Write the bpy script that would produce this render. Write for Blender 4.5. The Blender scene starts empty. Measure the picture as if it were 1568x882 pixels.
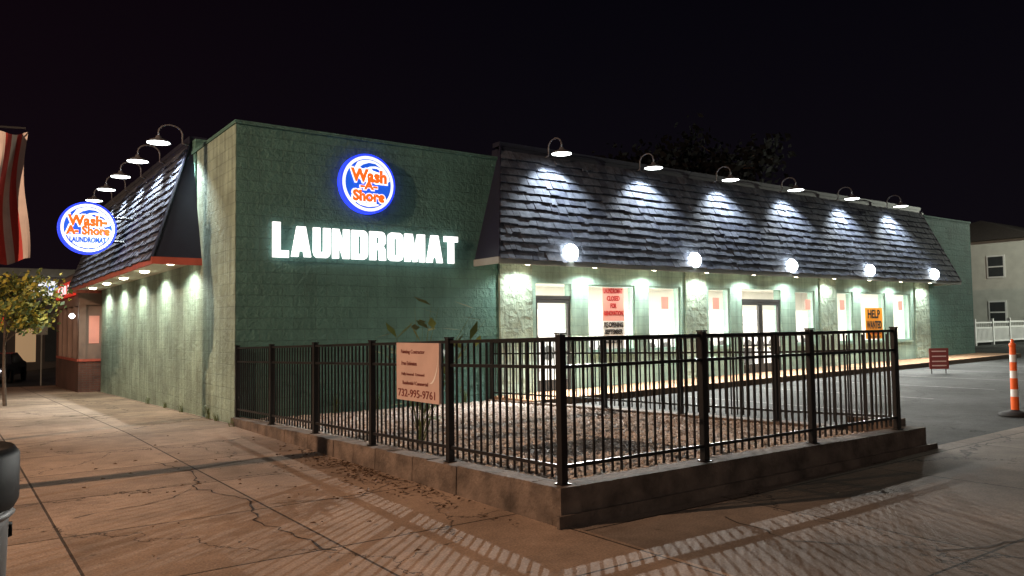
import bpy, math, random
from mathutils import Vector, Matrix
import numpy as np
random.seed(7); rng=np.random.default_rng(7)
S=bpy.context.scene
S.view_settings.view_transform='Standard'
try: S.view_settings.look='None'
except: pass
S.view_settings.exposure=0

# ---------------------------------------------------------------- materials
def new_mat(name):
    m=bpy.data.materials.new(name); m.use_nodes=True
    nt=m.node_tree; b=nt.nodes['Principled BSDF']
    return m,nt,b
def L(nt,a,b): nt.links.new(a,b)
def mat(name,col,rough=.7,var=.15,scale=3.,bump=0.,bscale=30.,metal=0.,spec=.4,detail=6):
    m,nt,b=new_mat(name)
    b.inputs['Roughness'].default_value=rough; b.inputs['Metallic'].default_value=metal
    b.inputs['Specular IOR Level'].default_value=spec
    g=nt.nodes.new('ShaderNodeNewGeometry')
    n=nt.nodes.new('ShaderNodeTexNoise'); n.inputs['Scale'].default_value=scale; n.inputs['Detail'].default_value=detail
    L(nt,g.outputs['Position'],n.inputs['Vector'])
    r=nt.nodes.new('ShaderNodeMapRange'); r.inputs[1].default_value=.3; r.inputs[2].default_value=.7
    r.inputs[3].default_value=1-var; r.inputs[4].default_value=1+var
    L(nt,n.outputs['Fac'],r.inputs[0])
    x=nt.nodes.new('ShaderNodeVectorMath'); x.operation='SCALE'; x.inputs[0].default_value=col[:3]
    L(nt,r.outputs[0],x.inputs['Scale']); L(nt,x.outputs[0],b.inputs['Base Color'])
    if bump>0:
        n2=nt.nodes.new('ShaderNodeTexNoise'); n2.inputs['Scale'].default_value=bscale; n2.inputs['Detail'].default_value=8
        L(nt,g.outputs['Position'],n2.inputs['Vector'])
        bp=nt.nodes.new('ShaderNodeBump'); bp.inputs['Strength'].default_value=bump; bp.inputs['Distance'].default_value=.02
        L(nt,n2.outputs['Fac'],bp.inputs['Height']); L(nt,bp.outputs[0],b.inputs['Normal'])
    return m
def emis(name,col,st):
    m,nt,b=new_mat(name)
    b.inputs['Base Color'].default_value=(*col,1)
    b.inputs['Emission Color'].default_value=(*col,1); b.inputs['Emission Strength'].default_value=st
    b.inputs['Roughness'].default_value=.5
    return m
def blockmat(name,col,mortar,bw=.42,bh=.205,rough=.75,bump=.9,nscale=14,dist=.03,stain=.35,streak=.3,mb=-.5,ridge=.22):
    m,nt,b=new_mat(name); b.inputs['Roughness'].default_value=rough
    g=nt.nodes.new('ShaderNodeNewGeometry'); s=nt.nodes.new('ShaderNodeSeparateXYZ'); L(nt,g.outputs['Position'],s.inputs[0])
    a=nt.nodes.new('ShaderNodeMath'); a.operation='ADD'; L(nt,s.outputs[0],a.inputs[0]); L(nt,s.outputs[1],a.inputs[1])
    c=nt.nodes.new('ShaderNodeCombineXYZ'); L(nt,a.outputs[0],c.inputs[0]); L(nt,s.outputs[2],c.inputs[1])
    br=nt.nodes.new('ShaderNodeTexBrick'); br.inputs['Scale'].default_value=1; br.inputs['Brick Width'].default_value=bw
    br.inputs['Row Height'].default_value=bh; br.inputs['Mortar Size'].default_value=.008; br.inputs['Mortar Smooth'].default_value=.3
    br.inputs['Color1'].default_value=(*col,1); br.inputs['Color2'].default_value=(*[k*.9 for k in col],1); br.inputs['Mortar'].default_value=(*mortar,1)
    L(nt,c.outputs[0],br.inputs['Vector'])
    n=nt.nodes.new('ShaderNodeTexNoise'); n.inputs['Scale'].default_value=nscale; n.inputs['Detail'].default_value=10; n.inputs['Roughness'].default_value=.6
    L(nt,g.outputs['Position'],n.inputs['Vector'])
    v=nt.nodes.new('ShaderNodeTexNoise'); v.inputs['Scale'].default_value=1.3; v.inputs['Detail'].default_value=6
    L(nt,g.outputs['Position'],v.inputs['Vector'])
    mr=nt.nodes.new('ShaderNodeMapRange'); mr.inputs[1].default_value=.3; mr.inputs[2].default_value=.7; mr.inputs[3].default_value=1-stain; mr.inputs[4].default_value=1+stain*.5
    L(nt,v.outputs['Fac'],mr.inputs[0])
    mp=nt.nodes.new('ShaderNodeMapping'); mp.inputs['Scale'].default_value=(5,.35,1); L(nt,c.outputs[0],mp.inputs[0])
    vs=nt.nodes.new('ShaderNodeTexNoise'); vs.inputs['Scale'].default_value=1.5; vs.inputs['Detail'].default_value=5; L(nt,mp.outputs[0],vs.inputs['Vector'])
    ms=nt.nodes.new('ShaderNodeMapRange'); ms.inputs[1].default_value=.35; ms.inputs[2].default_value=.7; ms.inputs[3].default_value=1; ms.inputs[4].default_value=1-streak; L(nt,vs.outputs['Fac'],ms.inputs[0])
    mu=nt.nodes.new('ShaderNodeMath'); mu.operation='MULTIPLY'; L(nt,mr.outputs[0],mu.inputs[0]); L(nt,ms.outputs[0],mu.inputs[1])
    x=nt.nodes.new('ShaderNodeVectorMath'); x.operation='SCALE'; L(nt,br.outputs['Color'],x.inputs[0]); L(nt,mu.outputs[0],x.inputs['Scale'])
    L(nt,x.outputs[0],b.inputs['Base Color'])
    vr=nt.nodes.new('ShaderNodeTexVoronoi'); vr.feature='DISTANCE_TO_EDGE'; vr.inputs['Scale'].default_value=nscale*.6
    dn=nt.nodes.new('ShaderNodeVectorMath'); dn.operation='MULTIPLY_ADD'; L(nt,n.outputs['Color'],dn.inputs[0]); dn.inputs[1].default_value=(.25,.25,.25); L(nt,g.outputs['Position'],dn.inputs[2]); L(nt,dn.outputs[0],vr.inputs['Vector'])
    rd=nt.nodes.new('ShaderNodeMapRange'); rd.inputs[1].default_value=0; rd.inputs[2].default_value=.3; rd.inputs[3].default_value=ridge; rd.inputs[4].default_value=0; L(nt,vr.outputs['Distance'],rd.inputs[0])
    sm=nt.nodes.new('ShaderNodeMath'); sm.operation='ADD'; L(nt,n.outputs['Fac'],sm.inputs[0]); L(nt,rd.outputs[0],sm.inputs[1])
    h=nt.nodes.new('ShaderNodeMath'); h.operation='MULTIPLY_ADD'; L(nt,br.outputs['Fac'],h.inputs[0]); h.inputs[1].default_value=mb; L(nt,sm.outputs[0],h.inputs[2])
    bp=nt.nodes.new('ShaderNodeBump'); bp.inputs['Strength'].default_value=bump; bp.inputs['Distance'].default_value=dist
    L(nt,h.outputs[0],bp.inputs['Height']); L(nt,bp.outputs[0],b.inputs['Normal'])
    return m
def pavement(name,col,jx,jy,ox,oy,crack=True,joint=.012,bump=.35,rough=.8,stain=.45,spec=.2):
    m,nt,b=new_mat(name); b.inputs['Roughness'].default_value=rough; b.inputs['Specular IOR Level'].default_value=spec
    g=nt.nodes.new('ShaderNodeNewGeometry')
    def noise(sc,det=6,src=None,ro=.5):
        n=nt.nodes.new('ShaderNodeTexNoise'); n.inputs['Scale'].default_value=sc; n.inputs['Detail'].default_value=det; n.inputs['Roughness'].default_value=ro
        L(nt,src or g.outputs['Position'],n.inputs['Vector']); return n
    def rngn(src,a,b_,c,d):
        r=nt.nodes.new('ShaderNodeMapRange'); r.inputs[1].default_value=a; r.inputs[2].default_value=b_; r.inputs[3].default_value=c; r.inputs[4].default_value=d
        L(nt,src,r.inputs[0]); return r.outputs[0]
    def mul(a,b_):
        k=nt.nodes.new('ShaderNodeMath'); k.operation='MULTIPLY'; L(nt,a,k.inputs[0]); L(nt,b_,k.inputs[1]); return k.outputs[0]
    f=rngn(noise(.45,5).outputs['Fac'],.3,.7,1-stain,1+stain*.4)
    f=mul(f,rngn(noise(3.5,8,ro=.7).outputs['Fac'],.3,.7,.74,1.18))
    f=mul(f,rngn(noise(60,3).outputs['Fac'],.3,.7,.75,1.25))
    vo=nt.nodes.new('ShaderNodeTexVoronoi'); vo.inputs['Scale'].default_value=2.6; L(nt,g.outputs['Position'],vo.inputs['Vector'])
    f=mul(f,rngn(vo.outputs['Distance'],.04,.08,.6,1))
    height=noise(45,6).outputs['Fac']
    if jx:
        mp=nt.nodes.new('ShaderNodeMapping'); mp.inputs['Location'].default_value=(ox,oy,0); L(nt,g.outputs['Position'],mp.inputs[0])
        br=nt.nodes.new('ShaderNodeTexBrick'); br.offset=0; br.inputs['Scale'].default_value=1; br.inputs['Brick Width'].default_value=jx; br.inputs['Row Height'].default_value=jy
        br.inputs['Mortar Size'].default_value=joint; br.inputs['Mortar Smooth'].default_value=.2
        br.inputs['Color1'].default_value=(.8,.8,.8,1); br.inputs['Color2'].default_value=(1.12,1.12,1.12,1); br.inputs['Mortar'].default_value=(1,1,1,1)
        L(nt,mp.outputs[0],br.inputs['Vector'])
        f=mul(f,rngn(br.outputs['Fac'],0,1,1,.2)); f=mul(f,br.outputs['Color'])
        k=nt.nodes.new('ShaderNodeMath'); k.operation='MULTIPLY_ADD'; L(nt,br.outputs['Fac'],k.inputs[0]); k.inputs[1].default_value=-1.2; L(nt,height,k.inputs[2]); height=k.outputs[0]
    if crack:
        nd=noise(1.3,6,ro=.65)
        vm=nt.nodes.new('ShaderNodeVectorMath'); vm.operation='MULTIPLY_ADD'; L(nt,nd.outputs['Color'],vm.inputs[0]); vm.inputs[1].default_value=(1.3,1.3,0); L(nt,g.outputs['Position'],vm.inputs[2])
        v=nt.nodes.new('ShaderNodeTexVoronoi'); v.feature='DISTANCE_TO_EDGE'; v.inputs['Scale'].default_value=.33; L(nt,vm.outputs[0],v.inputs['Vector'])
        f=mul(f,rngn(v.outputs['Distance'],.0015,.006,.25,1))
    x=nt.nodes.new('ShaderNodeVectorMath'); x.operation='SCALE'; x.inputs[0].default_value=col; L(nt,f,x.inputs['Scale']); L(nt,x.outputs[0],b.inputs['Base Color'])
    bp=nt.nodes.new('ShaderNodeBump'); bp.inputs['Strength'].default_value=bump; bp.inputs['Distance'].default_value=.012
    L(nt,height,bp.inputs['Height']); L(nt,bp.outputs[0],b.inputs['Normal'])
    return m

M={}
M['green']=blockmat('painted_block_green',(.10,.235,.20),(.075,.18,.155),bump=1.0,dist=.035,nscale=11,mb=-.45,streak=.15,stain=.25)
M['greenlit']=blockmat('painted_block_green_lit',(.37,.56,.48),(.3,.45,.39),bump=.4,dist=.02,nscale=14,mb=-.25)  # storefront's green block, paled so the lamplight on it is in the colour
M['pil']=blockmat('split_block_pale',(.43,.56,.46),(.3,.4,.33),bw=.4,bh=.4,bump=1.0,dist=.05,nscale=6,ridge=.5)
M['sidewall']=blockmat('painted_block_side',(.34,.46,.37),(.27,.37,.3),bw=.4,bh=.205,bump=1.0,dist=.035,nscale=9,streak=.4,mb=-.4)
M['shake']=mat('cedar_shake_charcoal',(.075,.084,.11),.75,.35,9,.6,60,spec=.2)
M['shake2']=mat('cedar_shake_grey',(.095,.105,.135),.75,.35,9,.6,60,spec=.2)
M['shake3']=mat('cedar_shake_dark',(.05,.056,.08),.75,.35,9,.6,60,spec=.2)
M['darkmetal']=mat('dark_flashing',(.012,.014,.03),.5,.1,3)
M['soffit']=mat('soffit_white',(.6,.55,.45),.6,.1,3)
M['fascia']=mat('fascia_grey_green',(.25,.27,.25),.5,.15,3)
M['redtrim']=mat('red_trim',(.42,.09,.06),.5,.2,3)
M['black']=mat('black_aluminium',(.010,.010,.011),.4,.1,6,spec=.4)
M['gooseblack']=mat('lamp_arm_grey',(.12,.12,.13),.4,.1,6)
M['blackplastic']=mat('black_plastic',(.008,.008,.008),.6,.1,6,spec=.2)
M['frame']=mat('bronze_frame',(.05,.05,.05),.4,.1,6)
M['framew']=mat('mint_frame',(.34,.5,.44),.5,.1,6)
M['white']=mat('interior_white',(.82,.8,.75),.6,.05,2)
M['floor']=mat('interior_tile',(.5,.45,.4),.3,.1,2)
M['washer']=mat('washer_steel',(.6,.6,.62),.35,.1,3,metal=.3)
M['brick']=blockmat('red_brick',(.14,.055,.04),(.1,.085,.075),bw=.21,bh=.075,bump=.5,dist=.01,nscale=30)
M['roofing']=mat('roof_membrane',(.03,.03,.03),.8,.2,2)
M['curb']=mat('old_concrete_kerb',(.13,.10,.08),.85,.55,4,1.0,25)
M['side']=pavement('sidewalk_concrete',(.37,.27,.2),1.65,1.62,3.35+1.65*4,.3,True)
M['apron']=pavement('apron_concrete',(.21,.165,.132),2.4,2.2,.6,.4,True,stain=.6)
M['walk']=pavement('walkway_concrete',(.42,.26,.16),1.5,1.5,0,0,False)
M['asph']=pavement('asphalt',(.075,.077,.075),0,0,0,0,True,rough=.9,stain=.5,bump=1.0,spec=.1)
M['road']=pavement('road_asphalt',(.05,.05,.05),0,0,0,0,False)
M['gravbase']=mat('gravel_bed',(.2,.18,.16),.9,.4,12,1,60)
M['grav1']=mat('pebble_tan',(.58,.52,.47),.8,.3,20)
M['grav2']=mat('pebble_grey',(.5,.49,.48),.8,.3,20)
M['grav3']=mat('pebble_brown',(.3,.25,.21),.8,.3,20)
M['paper']=mat('poster_salmon',(.8,.36,.3),.7,.05,3)
M['paperw']=mat('poster_white',(.75,.72,.68),.7,.05,3)
M['papero']=mat('poster_orange',(.9,.33,.02),.6,.05,3)
M['redink']=mat('red_ink',(.5,.02,.02),.6,.05,3)
M['blkink']=mat('black_ink',(.02,.015,.015),.6,.05,3)
M['signpink']=mat('sign_salmon',(.52,.37,.32),.5,.08,4)
M['signbrown']=mat('sign_text_maroon',(.16,.03,.025),.5,.05,4)
M['led']=emis('led_white',(1,1,1),1.7)
M['ledw']=emis('sign_white_face',(.95,.97,1),1.1)
M['ledb']=emis('sign_blue_face',(.01,.09,.62),1.0)
M['ledbr']=emis('sign_blue_rim',(.02,.05,1.0),1.5)
M['ledo']=emis('sign_orange_face',(.85,.13,.01),1.0)
M['ledred']=emis('sign_red_face',(1.0,.05,.03),.35)
M['bulb']=emis('bulb_white',(.95,1,.97),45)
M['lampglow']=emis('lamp_disc',(.95,1,.97),9)
M['down']=emis('downlight_warm',(1,.88,.65),18)
M['panel']=emis('ceiling_panel',(1,.95,.88),5)
M['orange']=mat('delineator_orange',(.85,.13,.02),.45,.1,5)
M['reflw']=mat('reflective_white',(.8,.8,.78),.4,.05,5)
M['reflp']=mat('worn_paint',(.13,.13,.125),.8,.6,6)
M['trunk']=mat('bark',(.09,.065,.05),.9,.3,8,.8,20)
M['leaf']=mat('leaf_green',(.09,.12,.03),.6,.4,2)
M['leafy']=mat('leaf_yellow',(.4,.34,.06),.6,.4,2)
M['leafd']=mat('leaf_dark',(.010,.010,.010),.8,.4,2)
M['weed']=mat('weed_green',(.12,.17,.05),.6,.3,4)
M['siding']=mat('white_siding',(.62,.62,.58),.6,.08,2)
M['shingle']=mat('asphalt_shingle',(.09,.075,.07),.8,.3,8)
M['vinyl']=mat('white_vinyl',(.8,.8,.8),.4,.05,3)
M['winlit']=emis('far_window_lit',(1,.7,.4),.18)
M['windark']=mat('window_dark_glass',(.05,.055,.06),.1,.1,3)
M['flagred']=mat('flag_red',(.36,.035,.03),.8,.1,5)
M['flagwhite']=mat('flag_white',(.42,.36,.33),.8,.1,5)
M['wood']=mat('pole_wood',(.14,.1,.07),.9,.3,8,.6,20)
M['bin']=mat('bin_grey',(.1,.09,.085),.5,.15,6)
M['carpaint']=mat('car_paint_dark',(.04,.045,.06),.25,.05,3,spec=.6)
M['rubber']=mat('tyre_rubber',(.02,.02,.02),.8,.1,5)
M['farbld']=mat('far_wall',(.09,.075,.068),.8,.2,1)
M['bay']=mat('bay_wall_tan',(.24,.17,.14),.8,.2,1)
M['shadein']=mat('shade_inside_white',(.8,.8,.8),.4,.03,3)
M['dead']=mat('dead_leaf',(.09,.05,.025),.8,.4,9)
M['crackm']=mat('crack_dirt',(.03,.022,.018),.95,.3,9)
m,nt,b=new_mat('window_glass'); nt.nodes.remove(b); out=nt.nodes['Material Output']
tr=nt.nodes.new('ShaderNodeBsdfTransparent'); gl=nt.nodes.new('ShaderNodeBsdfGlossy'); gl.inputs['Roughness'].default_value=.02
tr.inputs[0].default_value=(.96,.98,.97,1)
fr=nt.nodes.new('ShaderNodeFresnel'); fr.inputs[0].default_value=1.45; mx=nt.nodes.new('ShaderNodeMixShader')
L(nt,fr.outputs[0],mx.inputs[0]); L(nt,tr.outputs[0],mx.inputs[1]); L(nt,gl.outputs[0],mx.inputs[2]); L(nt,mx.outputs[0],out.inputs[0]); M['glass']=m

# ---------------------------------------------------------------- mesh builder
class B:
    def __init__(s): s.v=[]; s.f=[]; s.m=[]; s.mats=[]
    def mi(s,k):
        if k not in s.mats: s.mats.append(k)
        return s.mats.index(k)
    def add(s,vs,fs,k):
        o=len(s.v); i=s.mi(k); s.v+= [tuple(p) for p in vs]
        for f in fs: s.f.append(tuple(o+j for j in f)); s.m.append(i)
    def box(s,x0,x1,y0,y1,z0,z1,k):
        s.hexa([(x0,y0,z0),(x1,y0,z0),(x1,y1,z0),(x0,y1,z0),(x0,y0,z1),(x1,y0,z1),(x1,y1,z1),(x0,y1,z1)],k)
    def hexa(s,vs,k): s.add(vs,[(0,3,2,1),(4,5,6,7),(0,1,5,4),(1,2,6,5),(2,3,7,6),(3,0,4,7)],k)
    def poly(s,vs,k): s.add(vs,[tuple(range(len(vs)))],k)
    def tube(s,pts,rad,k,n=10,cap=True):
        pts=[Vector(p) for p in pts]
        if not hasattr(rad,'__len__'): rad=[rad]*len(pts)
        vs=[];fs=[]; prev=None
        for i,p in enumerate(pts):
            d=(pts[min(i+1,len(pts)-1)]-pts[max(i-1,0)]).normalized()
            if prev is None: a=d.orthogonal().normalized()
            else: a=(prev-d*prev.dot(d)).normalized()
            prev=a; c=d.cross(a)
            for j in range(n):
                t=2*math.pi*j/n; vs.append(p+(a*math.cos(t)+c*math.sin(t))*rad[i])
        for i in range(len(pts)-1):
            for j in range(n):
                fs.append((i*n+j,i*n+(j+1)%n,(i+1)*n+(j+1)%n,(i+1)*n+j))
        if cap:
            fs.append(tuple(range(n))[::-1]); fs.append(tuple((len(pts)-1)*n+j for j in range(n)))
        s.add(vs,fs,k)
    def lathe(s,c,prof,k,n=20,axis='z'):
        c=Vector(c); vs=[];fs=[]
        for r,z in prof:
            for j in range(n):
                t=2*math.pi*j/n
                if axis=='z': vs.append(c+Vector((r*math.cos(t),r*math.sin(t),z)))
                else: vs.append(c+Vector((r*math.cos(t),z,r*math.sin(t))))
        for i in range(len(prof)-1):
            for j in range(n): fs.append((i*n+j,i*n+(j+1)%n,(i+1)*n+(j+1)%n,(i+1)*n+j))
        s.add(vs,fs,k)
    def obj(s,name,parent=None,smooth=False):
        me=bpy.data.meshes.new(name); me.from_pydata(s.v,[],s.f); me.update()
        for k in s.mats: me.materials.append(M[k])
        me.polygons.foreach_set('material_index',s.m)
        if smooth: me.polygons.foreach_set('use_smooth',[True]*len(s.f))
        o=bpy.data.objects.new(name,me); S.collection.objects.link(o)
        if parent: o.parent=parent
        return o
def empty(name):
    o=bpy.data.objects.new(name,None); S.collection.objects.link(o); return o
def place_curve(cu,c,w,h,k,name,parent,face,ext):
    o=bpy.data.objects.new(name,cu); S.collection.objects.link(o)
    bpy.context.view_layer.update()
    dg=bpy.context.evaluated_depsgraph_get(); me=bpy.data.meshes.new_from_object(o.evaluated_get(dg))
    bpy.data.objects.remove(o)
    co=np.empty(len(me.vertices)*3); me.vertices.foreach_get('co',co); co=co.reshape(-1,3)
    mn=co.min(0);mx=co.max(0); co=(co-(mn+mx)/2); d=mx-mn
    co[:,0]*=w/d[0]; co[:,1]*=h/d[1]; co[:,2]*=ext/max(d[2],1e-6)
    if face=='-v': q=np.stack([co[:,0],-co[:,2],co[:,1]],1)
    else: q=np.stack([-co[:,2],-co[:,0],co[:,1]],1)
    q+=np.array(c); me.vertices.foreach_set('co',q.ravel()); me.update()
    me.materials.clear(); me.materials.append(M[k])
    o=bpy.data.objects.new(name,me); S.collection.objects.link(o)
    if parent: o.parent=parent
    return o
def text(body,c,w,h,k,name,parent,face='-v',off=0.,ext=.01):
    cu=bpy.data.curves.new(name,'FONT'); cu.body=body; cu.align_x='CENTER'; cu.align_y='CENTER'
    cu.offset=off; cu.extrude=.001; cu.resolution_u=3
    return place_curve(cu,c,w,h,k,name,parent,face,ext)
GL={
'L':(.55,[[(0,0),(.55,0),(.55,.2),(.26,.2),(.26,1),(0,1)]]),
'A':(.74,[[(0,0),(.25,0),(.285,.19),(.455,.19),(.49,0),(.74,0),(.53,1),(.21,1)],[(.32,.37),(.42,.37),(.37,.76)]]),
'U':(.66,[[(0,1),(0,.17),(.04,.07),(.13,0),(.53,0),(.62,.07),(.66,.17),(.66,1),(.40,1),(.40,.22),(.37,.18),(.29,.18),(.26,.22),(.26,1)]]),
'N':(.68,[[(0,0),(.24,0),(.24,.52),(.43,0),(.68,0),(.68,1),(.44,1),(.44,.48),(.25,1),(0,1)]]),
'D':(.66,[[(0,0),(.5,0),(.61,.06),(.66,.17),(.66,.83),(.61,.94),(.5,1),(0,1)],[(.26,.18),(.36,.18),(.40,.23),(.40,.77),(.36,.82),(.26,.82)]]),
'R':(.68,[[(0,0),(.26,0),(.26,.40),(.33,.40),(.39,.35),(.41,0),(.68,0),(.65,.38),(.57,.5),(.66,.6),(.66,.84),(.61,.95),(.5,1),(0,1)],[(.26,.58),(.36,.58),(.40,.63),(.40,.78),(.36,.82),(.26,.82)]]),
'O':(.66,[[(.15,0),(.51,0),(.62,.06),(.66,.17),(.66,.83),(.62,.94),(.51,1),(.15,1),(.04,.94),(0,.83),(0,.17),(.04,.06)],[(.29,.18),(.37,.18),(.40,.23),(.40,.77),(.37,.82),(.29,.82),(.26,.77),(.26,.23)]]),
'M':(.9,[[(0,0),(.23,0),(.23,.6),(.36,0),(.54,0),(.67,.6),(.67,0),(.9,0),(.9,1),(.57,1),(.45,.45),(.33,1),(0,1)]]),
'T':(.64,[[(.19,0),(.45,0),(.45,.8),(.64,.8),(.64,1),(0,1),(0,.8),(.19,.8)]])}
def blocktext(body,c,w,h,k,name,parent,face='-v',ext=.06,gap=.1):
    cu=bpy.data.curves.new(name,'CURVE'); cu.dimensions='2D'; cu.fill_mode='BOTH'; cu.extrude=.01
    x=0
    for ch in body:
        wd,loops=GL[ch]
        for lp in loops:
            sp=cu.splines.new('POLY'); sp.points.add(len(lp)-1); sp.use_cyclic_u=True
            for p,(a,b_) in zip(sp.points,lp): p.co=(x+a,b_,0,1)
        x+=wd+gap
    return place_curve(cu,c,w,h,k,name,parent,face,ext)
def spot(name,loc,target,P,col,angle,blend,rad,parent=None):
    l=bpy.data.lights.new(name,'SPOT'); l.energy=P; l.color=col; l.spot_size=math.radians(angle); l.spot_blend=blend; l.shadow_soft_size=rad
    o=bpy.data.objects.new(name,l); S.collection.objects.link(o)
    o.location=loc; o.rotation_euler=(Vector(target)-Vector(loc)).to_track_quat('-Z','Y').to_euler()
    if parent: o.parent=parent
    return o

# ---------------------------------------------------------------- ground
def cl(x,a,b): return max(a,min(b,x))
def gz(u,v): return .012*cl(u-3,0,50) - .018*cl(v,0,30)*cl(1-u/5,0,1)
def sheet(name,us,vs,dz,k,skirt=.25,parent=None):
    b=B(); V=[];F=[]; n=len(vs)
    for u in us:
        for v in vs: V.append((u,v,gz(u,v)+dz))
    for i in range(len(us)-1):
        for j in range(n-1): F.append((i*n+j,(i+1)*n+j,(i+1)*n+j+1,i*n+j+1))
    b.add(V,F,k)
    if skirt:
        def side(pts):
            for a,c in zip(pts[:-1],pts[1:]):
                b.poly([a,c,(c[0],c[1],c[2]-skirt),(a[0],a[1],a[2]-skirt)],k)
        g=lambda u,v:(u,v,gz(u,v)+dz)
        side([g(us[0],v) for v in vs]); side([g(us[-1],v) for v in vs]); side([g(u,vs[0]) for u in us]); side([g(u,vs[-1]) for u in us])
    return b.obj(name,parent)
def fr_(a,b,st):
    n=max(1,int(round((b-a)/st))); return [a+(b-a)*i/n for i in range(n+1)]
big=[-900,-300,-120,-60]+fr_(-40,60,2)+[120,300,900]
sheet('ground',big,big,-.14,'road',0)
sheet('sidewalk',fr_(-4.9,0,.98),fr_(-30,0,2)+fr_(1,22,1),0,'side')
sheet('sidewalk',fr_(0.0,60,2),fr_(-15,-8.95,1),0,'apron')
sheet('parking_lot',fr_(5.7,60,2),fr_(-8.95,-1.5,1.5),-.012,'asph')
sheet('parking_lot',fr_(28,60,2),fr_(-1.5,40,3),-.012,'asph')
b=B()
us=fr_(5.4,28,1.5)
for a,c in zip(us[:-1],us[1:]):
    za,zc=gz(a,-1)+.13,gz(c,-1)+.13
    b.hexa([(a,-1.5,za-.3),(c,-1.5,zc-.3),(c,0,zc-.3),(a,0,za-.3),(a,-1.5,za),(c,-1.5,zc),(c,0,zc),(a,0,za)],'walk')
b.obj('walkway')
b=B()
for u in [9,11.7,14.4,17.1,19.8,22.5,25.2]:
    z=gz(u,-4)-.006
    b.poly([(u,-6.2,z),(u+.1,-6.2,z),(u+.1,-2.0,z),(u,-2.0,z)],'reflp')
b.obj('parking_markings')
b=B(); R=random.Random(12)
def crackline(pts,w):
    P=[]
    for (a,c) in zip(pts[:-1],pts[1:]):
        n=int(math.dist(a,c)/.12)+1
        for i in range(n):
            t=i/n; P.append((a[0]+(c[0]-a[0])*t+R.gauss(0,.022),a[1]+(c[1]-a[1])*t+R.gauss(0,.022),w*R.uniform(.3,1.6)))
    for p,q in zip(P[:-1],P[1:]):
        d=Vector((q[0]-p[0],q[1]-p[1]))
        if d.length<1e-4: continue
        n=Vector((-d.y,d.x)).normalized()
        b.poly([(p[0]-n.x*p[2],p[1]-n.y*p[2],.004),(q[0]-n.x*q[2],q[1]-n.y*q[2],.004),(q[0]+n.x*q[2],q[1]+n.y*q[2],.004),(p[0]+n.x*p[2],p[1]+n.y*p[2],.004)],'crackm')
crackline([(-1.95,-3.4),(-1.8,-4.6),(-2.0,-5.4),(-1.75,-6.3),(-1.95,-7.2),(-1.8,-8.6)],.008)
crackline([(-2.0,-5.4),(-2.5,-5.9),(-3.3,-6.1)],.005)
crackline([(-.3,-6.5),(-.9,-6.9),(-1.75,-6.6)],.005)
crackline([(1.2,-9.6),(1.0,-10.4),(1.6,-11.2),(2.6,-11.5)],.007)
b.obj('pavement_cracks')

# ---------------------------------------------------------------- yard, kerb, gravel
YV=-8.9
def ktop(v): return .12+(.31-.12)*(-v/8.9)
b=B(); vs=fr_(YV,-.02,1.5)
random.seed(3)
for a,c in zip(vs[:-1],vs[1:]):
    n=5
    for i in range(n):
        p,q=a+(c-a)*i/n+(.004 if i==0 else 0),a+(c-a)*(i+1)/n-(.004 if i==n-1 else 0)
        j=random.uniform(-.006,.006)
        b.hexa([(-.1+j,p,-.2),(.12,p,-.2),(.12,q,-.2),(-.1+j,q,-.2),(-.085+j,p,ktop(p)+j),(.12,p,ktop(p)),(.12,q,ktop(q)),(-.085+j,q,ktop(q)+j)],'curb')
us=[.121,2.0,3.9,5.75]
b.box(-.10,.12,YV-.12,YV-.003,-.2,.312,'curb')
for a,c in zip(us[:-1],us[1:]):
    b.box(a+.002,c-.002,YV-.12,YV+.12,-.2,.31+random.uniform(-.004,.004),'curb')
b.box(-.15,5.95,YV-.16,YV-.121,-.2,.10,'curb')
b.box(5.45,5.75,YV+.13,YV+.75,-.2,.40,'curb')
vs=fr_(YV+.76,-.02,1.2)
for a,c in zip(vs[:-1],vs[1:]):
    b.hexa([(5.25,a,-.2),(5.5,a,-.2),(5.5,c,-.2),(5.25,c,-.2),(5.25,a,ktop(a)-.02),(5.5,a,ktop(a)-.02),(5.5,c,ktop(c)-.02),(5.25,c,ktop(c)-.02)],'curb')
b.obj('concrete_kerb')
b=B()
def gr(v): return ktop(v)-.07
vs=fr_(YV+.1,0,1)
for a,c in zip(vs[:-1],vs[1:]):
    b.poly([(.1,a,gr(a)),(5.3,a,gr(a)),(5.3,c,gr(c)),(.1,c,gr(c))],'gravbase')
N=21000
px=rng.uniform(.13,5.25,N); py=rng.uniform(YV+.13,-.03,N); r=rng.uniform(.014,.033,N)
octv=np.array([(1,0,0),(-1,0,0),(0,1,0),(0,-1,0),(0,0,.7),(0,0,-.5)])
octf=[(0,2,4),(2,1,4),(1,3,4),(3,0,4),(2,0,5),(1,2,5),(3,1,5),(0,3,5)]
ks=['grav1','grav1','grav2','grav3']
for i in range(N):
    t=rng.uniform(0,6.28); ca,sa=math.cos(t),math.sin(t)
    q=octv*r[i]*rng.uniform(.7,1.4,(6,1))
    z=gr(py[i])+r[i]*.35
    vv=[(px[i]+a[0]*ca-a[1]*sa,py[i]+a[0]*sa+a[1]*ca,z+a[2]) for a in q]
    b.add(vv,octf,ks[i%4])
b.obj('gravel')

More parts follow.
